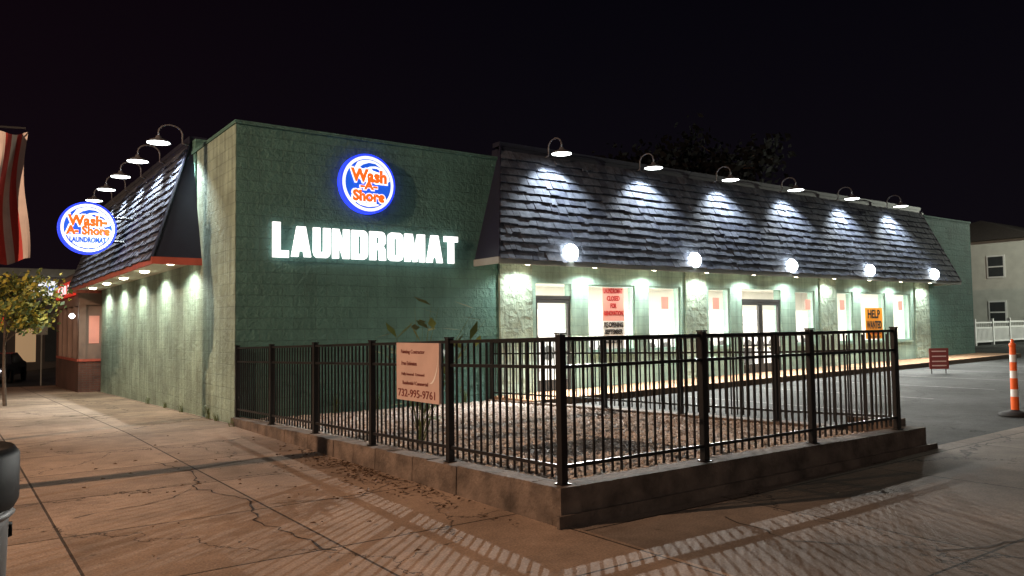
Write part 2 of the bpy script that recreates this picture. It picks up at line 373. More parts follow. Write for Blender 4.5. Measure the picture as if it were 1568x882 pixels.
# ---------------------------------------------------------------- fence
def fence(p0,p1,nb,z0f,b,last=True,first=True):
    p0=Vector(p0);p1=Vector(p1); d=(p1-p0); Ln=d.length; d=d/Ln; n=Vector((-d.y,d.x))
    def bx(a,c,hw,za0,za1,zc0,zc1):
        A=p0+d*a;C=p0+d*c
        vs=[A-n*hw,C-n*hw,C+n*hw,A+n*hw]
        zz=[za0,zc0,zc0,za0]; zt=[za1,zc1,zc1,za1]
        b.hexa([(q.x,q.y,z) for q,z in zip(vs,zz)]+[(q.x,q.y,z) for q,z in zip(vs,zt)],'black')
    bay=Ln/nb
    for i in range(nb+1):
        if (i==0 and not first) or (i==nb and not last): continue
        s=i*bay; z=z0f(p0+d*s)
        bx(s-.032,s+.032,.032,z-.03,z+1.235,z-.03,z+1.235)
        bx(s-.038,s+.038,.038,z+1.236,z+1.25,z+1.236,z+1.25)
        bx(s-.05,s+.05,.05,z-.0,z+.012,z-.0,z+.012)
    for i in range(nb):
        a=i*bay+.032; c=(i+1)*bay-.032
        za=z0f(p0+d*a); zc=z0f(p0+d*c)
        for h in (1.185,.95,.13):
            bx(a,c,.014,za+h,za+h+.03,zc+h,zc+h+.03)
        k=15
        for j in range(1,k+1):
            s=a+(c-a)*j/(k+1); z=z0f(p0+d*s)
            bx(s-.008,s+.008,.009,z+.045,z+1.184,z+.045,z+1.184)
kz=lambda p: ktop(p.y)
b=B()
fence((.02,YV),(.02,-.05),5,kz,b)
fence((.02,YV),(5.3,YV),3,lambda p:.31,b,first=False)
fence((5.38,YV+.0),(5.38,-.06),5,lambda p:ktop(p.y)-.02+(.02 if p.y<-8.8 else 0),b,first=False)
b.obj('iron_fence')

# ---------------------------------------------------------------- building
Bd=empty('laundromat_building')
EZ=3.05; TZ=5.6; PR=.9
ops=[(6.64,7.69,'d'),(8.2,9.75,'w'),(10.23,11.41,'w'),(12.5,13.4,'w'),(13.9,15.7,'D'),(16.4,17.4,'w'),(18.6,19.5,'w'),(19.95,21.45,'w'),(21.95,23.1,'w')]
b=B()
b.box(0,5.66,0,.3,-.5,5.3,'green')
b.box(.001,.3,.3,2.6,-.8,5.3,'sidewall')
b.box(-.012,-.001,0.0,2.6,-.8,5.29,'sidewall')
b.box(5.36,5.66,.301,3.0,3.1,5.299,'green')
b.box(-.03,5.70,-.03,.33,5.3,5.36,'green')
b.box(-.03,.33,.33,3.0,5.3,5.36,'green')
b.box(.3,5.36,2.6,2.8,3.0,5.299,'green')
b.box(0,.3,2.601,14.4,-1.2,EZ+.1,'sidewall')
b.box(0,.3,2.8,14.4,EZ+.1,TZ,'green')
b.obj('walls_main',Bd)
b=B()
zt=2.62; sill=1.02
cur=5.66
for (a,c,t) in ops:
    b.box(cur,a,0.0,.25,-.3,EZ+.05,'greenlit'); cur=c
    b.box(a,c,0.002,.25,zt,EZ+.05,'greenlit')
    if t=='w': b.box(a,c,0.002,.25,-.3,sill,'greenlit')
b.box(cur,24.3,0,.25,-.3,EZ+.05,'greenlit')
b.box(24.3,27.8,0.0,.25,-.3,5.4,'green'); b.box(24.26,27.84,-.03,.28,5.4,5.46,'green')
b.box(5.66,24.3,.02,.25,EZ+.051,TZ-.05,'darkmetal')
b.box(27.55,27.8,.251,14,-.3,5.4,'green')
for a,c in [(5.62,6.5),(11.55,12.35),(17.6,18.45),(23.35,24.3)]:
    b.box(a,c,-.06,-.002,-.2,EZ+.02,'pil')
b.obj('walls_storefront',Bd)
b=B()
for (a,c,t) in ops:
    if t=='w':
        b.box(a-.02,c+.02,-.05,-.003,sill-.06,sill,'framew')
        for x0,x1,z0,z1 in [(a,a+.05,sill,zt),(c-.05,c,sill,zt),(a+.051,c-.051,zt-.05,zt),(a+.051,c-.051,sill,sill+.05)]:
            b.box(x0+.001,x1-.001,.04,.12,z0+.001,z1-.001,'framew')
        b.poly([(a+.05,.08,sill),(c-.05,.08,sill),(c-.05,.08,zt),(a+.05,.08,zt)],'glass')
    else:
        g=gz(a,0)+.13
        leaves=[(a,c)] if t=='d' else [(a,(a+c)/2),((a+c)/2,c)]
        b.box(a,c,.04,.14,zt-.36,zt-.28,'frame')
        b.poly([(a,.09,zt-.28),(c,.09,zt-.28),(c,.09,zt),(a,.09,zt)],'glass')
        for p,q in leaves:
            for x0,x1,z0,z1 in [(p+.005,p+.085,g,zt-.361),(q-.085,q-.005,g,zt-.361),(p+.086,q-.086,zt-.45,zt-.362),(p+.086,q-.086,g,g+.25),(p+.086,q-.086,1.0,1.06)]:
                b.box(x0,x1,.05,.12,z0,z1,'frame')
            b.poly([(p+.08,.085,g+.2),(q-.08,.085,g+.2),(q-.08,.085,zt-.4),(p+.08,.085,zt-.4)],'glass')
            b.tube([(q-.13,.02,.95),(q-.13,.0,1.0),(q-.13,.0,1.35),(q-.13,.02,1.4)],.012,'washer',6)
b.obj('windows_and_doors',Bd)
b=B()
b.box(5.9,27,.26,7,-.1,.2,'floor'); b.box(5.7,27.4,7,7.2,-.1,3.1,'white'); b.box(5.67,5.85,.26,7,-.1,3.1,'white'); b.box(27.2,27.4,.26,7,-.1,3.1,'white')
b.box(5.86,27.1,.26,6.99,3.0,3.06,'white')
x=6.6
while x<26.5:
    b.box(x,x+1.2,1.6,2.0,2.97,2.995,'panel'); b.box(x,x+1.2,4.4,4.8,2.97,2.995,'panel'); x+=2.6
x=8.2
while x<26:
    if int(x*3)%7!=0:
        b.box(x,x+.72,5.9,6.9,.2,1.35,'washer'); b.lathe((x+.36,5.89,.8),[(.24,0),(.24,-.03),(.18,-.04),(.0,-.03)],'frame',14,'y')
        b.box(x,x+.72,6.0,6.9,1.36,2.2,'white'); b.lathe((x+.36,5.99,1.8),[(.22,0),(.22,-.03),(.17,-.035),(.0,-.02)],'washer',14,'y')
    x+=.78
for x in (10.4,14,17.8,21.5):
    b.box(x,x+1.9,2.6,3.2,.85,.92,'floor'); b.box(x+.1,x+.2,2.7,3.1,.2,.85,'frame'); b.box(x+1.7,x+1.8,2.7,3.1,.2,.85,'frame')
b.obj('interior',Bd)
for i,x in enumerate((7.5,11.5,15.5,19.5,23.5)):
    l=bpy.data.lights.new('interior_light','AREA'); l.energy=470; l.color=(1,.96,.9); l.shape='RECTANGLE'; l.size=2.5; l.size_y=3
    o=bpy.data.objects.new('interior_light',l); S.collection.objects.link(o); o.location=(x,3,2.94); o.parent=Bd
def poster(u0,u1,z0,z1,k,name='window_poster'):
    q=B(); q.box(u0,u1,.062,.068,z0,z1,k); return q.obj(name)
po=poster(8.72,9.42,1.75,2.56,'paper'); p2=B(); p2.box(8.72,9.42,.062,.068,1.08,1.749,'paperw'); p2.obj('lower_half',po)
for i,(t,w) in enumerate([('LAUNDROMAT',.62),('CLOSED',.42),('FOR',.2),('RENOVATION',.62)]):
    text(t,(9.07,.055,2.48-.18*i),w,.12,'redink','line',po,off=.03,ext=.004)
for i,(t,w,h) in enumerate([('RE-OPENING',.62,.13),('SEPTEMBER',.58,.12),('NEW OWNERSHIP',.56,.06),('NEW MACHINES',.5,.06)]):
    text(t,(9.07,.055,[1.66,1.49,1.34,1.24][i]),w,h,'blkink','line',po,off=.03,ext=.004)
po=poster(20.3,21.35,1.1,2.12,'papero','help_wanted_poster')
text('HELP',(20.82,.055,1.92),.75,.28,'blkink','line',po,off=.03,ext=.004); text('WANTED',(20.82,.055,1.56),.9,.26,'blkink','line',po,off=.03,ext=.004)
text('ATTENDANT',(20.82,.055,1.3),.8,.1,'redink','line',po,off=.02,ext=.004); text('732-995-9761',(20.82,.055,1.17),.7,.07,'blkink','line',po,off=.02,ext=.004)
for u in (10.75,12.75,17.0,18.85,22.4): poster(u,u+.26,2.05,2.36,'paper')
def slope_pt(side,s,t,out=0):
    sl=Vector((PR,TZ-EZ)).normalized()
    nx,nz=-sl.y,sl.x
    d=-PR+PR*t+nx*out; z=EZ+(TZ-EZ)*t+nz*out
    return (s,d,z) if side=='f' else (d,s,z)
def mansard(side,a0,a1,c0,c1):
    b=B()
    P=lambda s,t,o=0: slope_pt(side,s,t,o)
    b.poly([P(a0,0),P(c0,0),P(c1,1),P(a1,1)],'shake3')
    w=lambda s: (s,0,EZ) if side=='f' else (0,s,EZ)
    b.poly([P(a0,0),P(a1,1),w(a0)],'darkmetal'); b.poly([P(c0,0),P(c1,1),w(c0)],'darkmetal')
    b.poly([w(a0),P(a1,1),w(a1+.01)],'darkmetal'); b.poly([w(c0),P(c1,1),w(c1-.01)],'darkmetal')
    for s0,s1 in ((a0,a1),(c0,c1)):
        b.tube([P(s0,0,.03),P(s1,1,.02)],.03,'darkmetal',6)
    fk='fascia' if side=='f' else 'redtrim'
    if side=='f':
        b.box(a0-.02,c0+.02,-PR-.04,-PR+.0,EZ-.12,EZ+.02,fk); b.box(a0-.02,a0+.02,-PR+.001,-.001,EZ-.12,EZ+.02,'fascia'); b.box(c0-.02,c0+.02,-PR+.001,-.001,EZ-.12,EZ+.02,'fascia')
        b.box(a0+.021,c0-.021,-PR+.002,-.003,EZ-.03,EZ-.005,'soffit')
        b.box(a1-.05,c1+.05,-.06,.2,TZ,TZ+.1,'darkmetal')
        b.box(a1,c1,-.05,.0,TZ-.12,TZ-.001,'darkmetal')
    else:
        b.box(-PR-.04,-PR,a0-.02,c0+.02,EZ-.12,EZ+.02,fk); b.box(-PR+.001,-.001,a0-.02,a0+.02,EZ-.12,EZ+.02,fk); b.box(-PR+.001,-.001,c0-.02,c0+.02,EZ-.12,EZ+.02,fk)
        b.box(-PR+.002,-.003,a0+.021,c0-.021,EZ-.03,EZ-.005,'soffit')
        b.box(-.06,.3,a1-.05,c1+.05,TZ,TZ+.1,'darkmetal')
        b.box(-.05,0,a1,c1,TZ-.12,TZ-.001,'darkmetal')
    b.obj('mansard_body_'+side,Bd)
    b=B(); R=13; ex=1/R*.965
    for r_ in range(R):
        t0=r_*ex-.012
        A=a0+(a1-a0)*max(t0,0); C=c0+(c1-c0)*max(t0,0)
        s=A
        while s<C-.03:
            wd=random.uniform(.13,.32); e=min(s+wd,C)
            g=.005; lo=t0+random.uniform(-.007,.004)+(-.01 if random.random()<.08 else 0); hi=min(t0+ex*1.4,1)
            o=random.uniform(.066,.09); th=.035
            def cx(x,t): return max(min(x,c0+(c1-c0)*t),a0+(a1-a0)*t)
            s0,e0=s+g,e-g
            vs=[P(cx(s0,lo),lo,o-th),P(cx(e0,lo),lo,o-th),P(cx(e0,hi),hi,-.01),P(cx(s0,hi),hi,-.01),
                P(cx(s0,lo),lo,o),P(cx(e0,lo),lo,o+random.uniform(-.008,.008)),P(cx(e0,hi),hi,.008),P(cx(s0,hi),hi,.008)]
            b.hexa(vs,random.choice(['shake','shake','shake2','shake3'])); s=e
    b.obj('shakes_'+side,Bd)
random.seed(11)
mansard('f',5.0,5.7,24.8,23.9)
mansard('l',2.2,3.1,14.6,13.8)
b=B()
b.box(.3,27.5,.3,14.2,4.6,4.7,'roofing'); b.box(.3,27.8,14.0,14.3,-1,5.3,'green')
b.obj('flat_roof',Bd)
b=B()
b.box(-.6,.3,14.75,14.95,-.9,.75,'brick'); b.box(-.6,-.35,14.951,20.5,-.9,.75,'brick'); b.box(-.6,.3,14.75,14.95,2.55,3.6,'bay')
b.box(-.6,-.35,14.951,20.5,2.55,3.6,'bay'); b.box(-.62,-.3,20.5,20.8,-.9,3.6,'brick')
for v in (14.96,16.2,17.6,19.0,20.2): b.box(-.59,-.4,v,v+.18,.75,2.55,'bay')
b.box(-.6,-.4,14.76,14.94,.75,2.55,'bay'); b.box(.1,.3,14.76,14.94,.75,2.55,'bay')
b.box(-.4,.1,14.86,14.9,.75,2.55,'bay'); b.box(-.3,.0,14.84,14.859,1.3,2.2,'paper')
b.box(-.62,.3,14.7,14.749,.72,.8,'redtrim'); b.box(-.65,-.601,14.7,20.5,.72,.8,'redtrim')
b.box(-.2,-.15,15,20.5,.75,2.55,'winlit'); b.box(-.6,.3,14.75,20.8,3.6,3.66,'darkmetal')
b.poly([(-.5,15,.75),(-.5,20.2,.75),(-.5,20.2,2.55),(-.5,15,2.55)],'glass')
b.box(-.7,-.62,15.4,20.4,2.9,3.4,'ledred')
b.obj('corner_bay',Bd)
text('GRILL',(-.71,17.9,3.15),3.4,.3,'ledw','bay_letters',Bd,face='-u')
b=B(); b.lathe((-.75,15.2,2.2),[(.0,-.09),(.07,-.05),(.09,0),(.07,.05),(0,.09)],'lampglow',12); b.obj('bay_lamp',Bd,True)
blocktext('L',(.63+.145,-.07,3.26),.29,.64,'led','sign_letter_L',Bd)
blocktext('AUNDROMAT',(2.755,-.07,3.245),3.56,.56,'led','sign_letters',Bd)

def disc(b,c,rx,rz,y,k,n=48):
    b.poly([(c[0]+rx*math.cos(2*math.pi*j/n),y,c[2]+rz*math.sin(2*math.pi*j/n)) for j in range(n)],k)
def logo(name,c,r,dep,extra):
    e=empty(name); b=B(); y=c[1]
    prof=[(r*.9,dep),(r*1.0,dep*.9),(r*1.0,.0),(r*.985,-.015)]
    b.lathe((c[0],y,c[2]),prof,'ledbr',48,'y')
    disc(b,c,r*.99,r*.99,y-.014,'ledbr'); disc(b,c,r*.92,r*.92,y-.018,'ledw'); disc(b,c,r*.82,r*.82,y-.022,'ledb')
    def arcpoly(pts,yy,k): b.poly([(c[0]+p[0]*r,yy,c[2]+p[1]*r) for p in pts],k)
    up=[(.79*math.cos(t),.79*math.sin(t)) for t in np.linspace(math.radians(10),math.radians(120),24)]
    lowr=[(-.5,.5),(-.62,.34),(-.45,.2),(-.2,.06),(.1,.02),(.35,.1),(.6,.06)]
    arcpoly(up+lowr,y-.026,'ledw')
    arcpoly([(-.35,.5),(-.2,.62),(.02,.70),(.25,.68),(.46,.55),(.25,.6),(.05,.57),(-.12,.48)],y-.03,'ledb')
    arcpoly([(.1,.52),(.3,.52),(.5,.44),(.64,.3),(.45,.38),(.28,.42),(.15,.45)],y-.03,'ledb')
    arcpoly([(-.5,-.6),(-.2,-.66),(.1,-.62),(.4,-.68),(.3,-.73),(0,-.78),(-.3,-.73)],y-.026,'ledw')
    if extra: arcpoly([(-.72,-.26),(.72,-.26),(.66,-.42),(.5,-.6),(.3,-.71),(0,-.77),(-.3,-.71),(-.5,-.6),(-.66,-.42)],y-.029,'ledw')
    b.obj('sign_face',e)
    L1=[('Wash',(0,.25),1.3,.44),('-A-',(.0,-.07),.62,.28),('Shore',(0,-.42),1.16,.38)]
    if extra: L1=[('Wash-',(-.02,.27),1.35,.42),('A- Shore',(0,-.1),1.5,.36)]
    for t,p,w,h in L1:
        text(t,(c[0]+p[0]*r,y-.036,c[2]+p[1]*r),w*r*1.08,h*r*1.22,'ledw','outline',e,off=.09,ext=.004)
        text(t,(c[0]+p[0]*r,y-.046,c[2]+p[1]*r),w*r,h*r,'ledo','word',e,off=.055,ext=.006)
    if extra: text('LAUNDROMAT',(c[0],y-.046,c[2]-.46*r),1.25*r,.22*r,'ledb','word',e,off=.05,ext=.006)
    return e
logo('round_logo_sign',(2.48,-.12,4.44),.585,.12,False)
e=logo('projecting_round_sign',(-1.5,6.2,4.03),.60,.2,True)
b=B(); b.tube([(-1.0,6.3,4.3),(-.3,6.3,4.3)],.03,'black',8); b.tube([(-1.0,6.3,3.75),(-.6,6.3,3.75)],.03,'black',8)
b.lathe((-1.5,6.42,4.03),[(0,0),(.6,0),(.6,-.02)],'darkmetal',32,'y'); b.obj('bracket',e)

# ---------------------------------------------------------------- lamps
def gooseneck(side,s,P):
    b=B(); f=(lambda d,z:(s,d,z)) if side=='f' else (lambda d,z:(d,s,z))
    cx=-.68; bx=-.22
    mid=(cx+bx)/2; hr=(bx-cx)/2
    pts=[f(-.1,TZ-.12),f(bx,TZ-.10),f(bx,TZ+.06)]+[f(mid+hr*math.cos(t),TZ+.08+.17*math.sin(t)) for t in np.linspace(.1,math.pi,9)]+[f(cx,TZ+.0)]
    b.tube(pts,.017,'gooseblack',7)
    c=f(cx,TZ-.14)
    b.lathe(c,[(.03,.15),(.05,.13),(.06,.09),(.16,.055),(.23,.01),(.235,-.01)],'gooseblack',22)
    b.lathe(c,[(.228,-.008),(.15,.045),(.05,.08)],'shadein',22)
    b.lathe(c,[(.215,-.006),(.12,-.025),(.0,-.035)],'lampglow',18)
    o=b.obj('gooseneck_lamp',None,True)
    L0=Vector(c)+Vector((0,0,-.06)); tg=Vector(f(-.36,EZ+1.2))
    spot('lamp_light',L0,tg,P,(.88,.97,1),116,.5,.07,o)
for k in range(6): gooseneck('f',6.9+2.9*k,380)
for k in range(5): gooseneck('l',2.95+2.1*k,420)
def flood(u,P):
    b=B(); y=-PR-.05
    b.box(u-.13,u+.13,y+.03,y+.16,EZ+.06,EZ+.3,'frame')
    b.lathe((u,y+.03,EZ+.18),[(.19,0),(.18,-.06),(.12,-.13),(.0,-.16)],'bulb',18,'y')
    o=b.obj('flood_light',None,True)
    spot('flood_beam',(u,y-.2,EZ+.18),(u,y-3.2,0.9),P,(1,.99,.93),165,.35,.02,o)
for k in range(5): flood(6.9+4.0*k,[2300,1100,900,900,1000][k])
def down(x,y,P,col):
    b=B(); b.lathe((x,y,EZ-.035),[(.1,0),(.1,-.02),(.075,-.035),(0,-.05)],'down',14); o=b.obj('soffit_downlight',None,True)
    spot('down_beam',(x,y,EZ-.1),(x,y,0),P,col,158,.5,.04,o)
for k in range(10): down(6.1+1.95*k,-.45,115,(.97,1,.92))
for k in range(5): down(-.45,2.85+2.55*k,155,(.98,1,.86))
def street_lamp(x,y,h,col,P,tx,ty):
    b=B(); g=gz(x,y)
    b.tube([(x,y,g-.1),(x,y,g+h)],[.12,.07],'fascia',10); b.tube([(x,y,g+h-.3),(x+tx*.5,y+ty*.5,g+h+.1),(x+tx,y+ty,g+h+.1)],.04,'fascia',8)
    b.lathe((x+tx,y+ty,g+h+.02),[(0,.12),(.15,.1),(.22,0)],'fascia',14); b.lathe((x+tx,y+ty,g+h),[(.18,0),(.1,-.07),(0,-.09)],'lampglow',14)
    o=b.obj('street_lamp',None,True)
    l=bpy.data.lights.new('street_light','POINT'); l.energy=P; l.color=col; l.shadow_soft_size=.08
    q=bpy.data.objects.new('street_light',l); S.collection.objects.link(q); q.location=(x+tx,y+ty,g+h-.25); q.parent=o
street_lamp(-15.5,-4.1,8.5,(1,.64,.42),9000,1.2,0)
street_lamp(-7,-24,8.5,(1,.85,.75),1300,.8,0.5)
street_lamp(34,-16,8.5,(1,.85,.75),700,0,1.0)
b=B(); b.tube([(-6.0,-4.1,-.2),(-6.0,-4.1,9)],[.13,.1],'wood',12); b.obj('utility_pole',None,True)

# ---------------------------------------------------------------- props
e=empty('contractor_sign'); b=B()
b.box(-.055,-.03,-7.05,-6.13,.84,1.46,'signpink')
for i in range(10):
    t0,t1=i/10*1.5,(i+1)/10*1.5
    def q(t,rr): return (-.058,-7.05+rr*(1-math.cos(t)),1.46-.42*math.sin(t))
    b.poly([q(t0,.16),q(t1,.16),q(t1,.21),q(t0,.21)],'paperw')
b.obj('panel',e)
for t,v,z,w,h in [('Painting Contractor',-6.5,1.36,.52,.055),('Free Estimates',-6.42,1.24,.34,.045),('Fully Insured  Licensed',-6.5,1.12,.5,.04),('Residential / Commercial',-6.55,1.03,.55,.04),('732-995-9761',-6.57,.92,.8,.085)]:
    text(t,(-.058,v,z),w,h,'signbrown','line',e,face='-u',off=.01,ext=.002)
e=empty('parking_sign'); b=B(); g=gz(18.5,-3.1)
fw=Vector((.587,.81,0)); rt=Vector((.81,-.587,0)); c=Vector((18.5,-3.1,0))
def pt(a,z,d=0): p=c+rt*a+fw*d; return (p.x,p.y,z)
b.hexa([pt(-.27,g+.12),pt(.27,g+.12),pt(.27,g+.12,.02),pt(-.27,g+.12,.02),pt(-.27,g+.7),pt(.27,g+.7),pt(.27,g+.7,.02),pt(-.27,g+.7,.02)],'signbrown')
for z in (.6,.46,.32,.2): b.hexa([pt(-.2,g+z,-.006),pt(.2,g+z,-.006),pt(.2,g+z,-.001),pt(-.2,g+z,-.001),pt(-.2,g+z+.03,-.006),pt(.2,g+z+.03,-.006),pt(.2,g+z+.03,-.001),pt(-.2,g+z+.03,-.001)],'signpink')
for a in(-.2,.2): b.tube([pt(a,g-.05,.04),pt(a,g+.4,.04)],.015,'frame',6)
b.obj('panel',e)
x,y=10.0,-8.35; g=gz(x,y); b=B()
b.lathe((x,y,g),[(.24,0),(.24,.03),(.14,.06),(.07,.08),(.06,.09)],'rubber',12)
zs=[.09,.3,.42,.6,.72,.86,.98,1.1]; kk=['orange','reflw','orange','reflw','orange','reflw','orange']
for i in range(7): b.lathe((x,y,g),[(.06-.002*i,zs[i]),(.058-.002*i,zs[i+1])],kk[i],14)
b.lathe((x,y,g),[(.042,1.1),(.05,1.12),(.05,1.16),(.02,1.18),(.03,1.22),(0,1.24)],'orange',14)
b.obj('traffic_delineator',None,True)
x,y=-4.205,-10.26; b=B()
b.lathe((x,y,0),[(.25,.0),(.27,.02),(.3,1.0),(.29,1.02),(.0,1.02)],'bin',28)
for z in (.3,.6,.9): b.lathe((x,y,z),[(.285+.02*z,0),(.30+.02*z,.015),(.285+.02*z,.03)],'bin',28)
b.lathe((x,y,1.0),[(.315,-.06),(.33,-.03),(.33,.14),(.31,.17),(.29,.14),(.0,.1)],'blackplastic',28)
b.tube([(x+.25,y+.12,.84),(x+.31,y+.15,.83),(x+.31,y+.15,.79),(x+.25,y+.12,.78)],.012,'blackplastic',6)
b.obj('trash_can',None,True)
e=empty('american_flag'); b=B()
b.tube([(-3.95,.3,-.2),(-3.95,.3,7.5)],.09,'wood',10)
nx,nz=24,52
def fp(i,j):
    a=i/nx; d=j/nz
    u=-3.82+a*.7+ .05*math.sin(d*5+a*3); v=.3+.13*math.sin(a*9+d*2.2)+.05*math.sin(d*7)
    return (u,v,4.74-d*2.0+ .05*math.sin(a*8))
for i in range(nx):
    for j in range(nz):
        b.poly([fp(i,j),fp(i+1,j),fp(i+1,j+1),fp(i,j+1)],'flagred' if (i//3)%2==0 else 'flagwhite')
b.tube([(-3.95,.3,4.78),(-3.15,.3,4.83)],.015,'frame',6)
b.obj('flag_cloth',e)

# ---------------------------------------------------------------- vegetation
def tree(name,x,y,h,cr,nleaf,ls,leafk,seed,trunk=.2,lo=.35):
    R=random.Random(seed); b=B(); g=gz(x,y)
    base=Vector((x,y,g-.1)); top=Vector((x+R.uniform(-.1,.1)*h*.3,y+R.uniform(-.1,.1)*h*.3,g+h*.8))
    b.tube([base,base.lerp(top,.35)+Vector((R.uniform(-.1,.1),.05,0)),base.lerp(top,.7),top],[trunk,trunk*.75,trunk*.45,trunk*.15],'trunk',8)
    tips=[]
    for i in range(22):
        t=R.uniform(lo,.95); p=base.lerp(top,t); a=R.uniform(0,6.28); ln=cr*R.uniform(.5,1.05)*(1.15-.5*abs(t-.6))
        q=p+Vector((math.cos(a)*ln,math.sin(a)*ln,ln*R.uniform(.1,.7))); mid=p.lerp(q,.5)+Vector((0,0,.12*ln))
        b.tube([p,mid,q],[trunk*.3,trunk*.18,trunk*.05],'trunk',5); tips+= [q,mid,mid.lerp(q,.5)]
        for _ in range(2):
            q2=mid+Vector((R.uniform(-1,1),R.uniform(-1,1),R.uniform(-.3,.8)))*ln*.5; b.tube([mid,q2],[trunk*.12,trunk*.03],'trunk',4); tips.append(q2)
    for i in range(nleaf):
        c=R.choice(tips)+Vector((R.gauss(0,1),R.gauss(0,1),R.gauss(0,.8)))*cr*.13
        n=Vector((R.uniform(-1,1),R.uniform(-1,1),R.uniform(-1,1))).normalized(); a=n.orthogonal().normalized(); d=n.cross(a); s=ls*R.uniform(.6,1.3)
        b.poly([c-a*s,c-d*s*.55,c+a*s,c+d*s*.55],R.choice(leafk))
    return b.obj(name)
tree('street_tree',-2.85,9.6,3.6,1.25,2300,.075,['leafy','leaf','leafy','leaf'],4,trunk=.05,lo=.5)
tree('large_tree',33,18,13,5,6000,.25,['leafd'],5,trunk=.45)
tree('large_tree',46,24,12,5,5000,.25,['leafd'],8,trunk=.45)
def weeds(name,pts,seed):
    R=random.Random(seed); b=B()
    for (x,y,z,hh,n) in pts:
        for i in range(n):
            a=R.uniform(0,6.28); ln=hh*R.uniform(.5,1); sp=ln*R.uniform(.15,.6)
            p0=Vector((x+R.uniform(-.04,.04),y+R.uniform(-.04,.04),z)); p1=p0+Vector((math.cos(a)*sp*.4,math.sin(a)*sp*.4,ln*.6)); p2=p0+Vector((math.cos(a)*sp,math.sin(a)*sp,ln))
            b.tube([p0,p1,p2],[.005,.004,.001],'leaf',4)
            for t in (.4,.6,.8,1):
                c=(p0.lerp(p1,t*1.6) if t<.6 else p1.lerp(p2,(t-.5)*2)); w=Vector((R.uniform(-1,1),R.uniform(-1,1),R.uniform(-.2,.5))).normalized()
                o=w.cross(Vector((0,0,1))).normalized(); s=hh*.09
                b.poly([c,c+w*s+o*s*.35,c+w*2*s,c+w*s-o*s*.35],R.choice(['leaf','weed']))
    return b.obj(name)
weeds('yard_plant',[(.75,-5.2,.17,1.75,20)],2)
weeds('weeds',[(-.04,1.6,-.03,.28,14),(-.05,.95,-.02,.18,10),(-.05,3.6,-.07,.2,10),(-.05,5.2,-.1,.2,10),(-.05,7,-.13,.2,8),(1.8,-.15,.1,.35,14),(2.6,-.2,.1,.4,16),(3.4,-.15,.1,.3,12),(4.6,-.2,.1,.35,12),(-.14,-.3,0,.16,8)],5)
b=B(); R=random.Random(5)
for i in range(420):
    v=R.gauss(-5.6,1.0); u=-.16-abs(R.gauss(0,.22))
    if i>340: u=R.uniform(-3,-.2); v=R.uniform(-9,-1)
    a=R.uniform(0,6.28); s=R.uniform(.015,.033); z=.012+R.uniform(0,.02)
    b.poly([(u+math.cos(a)*s,v+math.sin(a)*s,z),(u-math.sin(a)*s*.6,v+math.cos(a)*s*.6,z+.01),(u-math.cos(a)*s,v-math.sin(a)*s,z),(u+math.sin(a)*s*.6,v-math.cos(a)*s*.6,z+.012)],'dead')
b.obj('fallen_leaves')

# ---------------------------------------------------------------- background right
e=empty('white_house'); b=B()
hx,hy=52,7; g=.6
b.box(hx,hx+16,hy,hy+10,g-1,7.0,'siding')
for z in np.arange(g,6.9,.18): b.box(hx-.012,hx+16.012,hy-.012,hy,z,z+.16,'siding'); b.box(hx-.014,hx-.001,hy,hy+10,z,z+.16,'siding')
o=.6
A=[(hx-o,hy-o,7),(hx+16+o,hy-o,7),(hx+16+o,hy+10+o,7),(hx-o,hy+10+o,7),(hx+5,hy+5,9.0),(hx+11,hy+5,9.0)]
b.add(A,[(0,1,5,4),(1,2,5),(2,3,4,5),(3,0,4),(0,3,2,1)],'shingle')
for (x0) in (hx+1.2,hx+4.6,hx+8,hx+11.5):
    for z in (g+.9,g+3.9):
        b.box(x0,x0+1.1,hy-.06,hy-.02,z,z+1.5,'vinyl'); b.box(x0+.1,x0+1,hy-.075,hy-.061,z+.1,z+1.4,'windark'); b.box(x0+.1,x0+1,hy-.085,hy-.076,z+.7,z+.78,'vinyl')
for y0 in (hy+1.5,hy+5.5):
    for z in (g+.9,g+3.9):
        b.box(hx-.06,hx-.02,y0,y0+1.1,z,z+1.5,'vinyl'); b.box(hx-.075,hx-.061,y0+.1,y0+1,z+.1,z+1.4,'windark'); b.box(hx-.085,hx-.076,y0+.1,y0+1,z+.7,z+.78,'vinyl')
b.tube([(hx-.3,hy-.6,g-1),(hx-.3,hy-.6,6.9)],.05,'vinyl',6)
b.obj('house_body',e)
street_lamp(44,-6,9.0,(.95,1,.82),6500,.5,.5)
b=B()
x=36
while x<60:
    g=gz(x,4.5)
    b.box(x,x+.12,4.4,4.52,g-.1,g+1.35,'vinyl')
    for zz in (.15,.85,1.12): b.box(x+.121,x+1.99,4.44,4.48,g+zz,g+zz+.08,'vinyl')
    for i in range(13): b.box(x+.2+i*.14,x+.28+i*.14,4.445,4.475,g+.231,g+.849,'vinyl')
    for i in range(9): b.box(x+.2+i*.2,x+.23+i*.2,4.45,4.47,g+.931,g+1.119,'vinyl')
    x+=2.0
b.obj('vinyl_fence')
b=B(); R=random.Random(3)
for i in range(2500):
    a=R.uniform(0,6.28); t=R.uniform(0,1); c=Vector((50+math.cos(a)*1.6*R.random()**.4,5.6+math.sin(a)*.8,.6+t*1.7)); s=.08
    n=Vector((R.uniform(-1,1),R.uniform(-1,1),R.uniform(-1,1))).normalized(); q=n.orthogonal().normalized(); d=n.cross(q)
    b.poly([c-q*s,c-d*s*.6,c+q*s,c+d*s*.6],R.choice(['leaf','leafd']))
b.obj('hedge_bush')
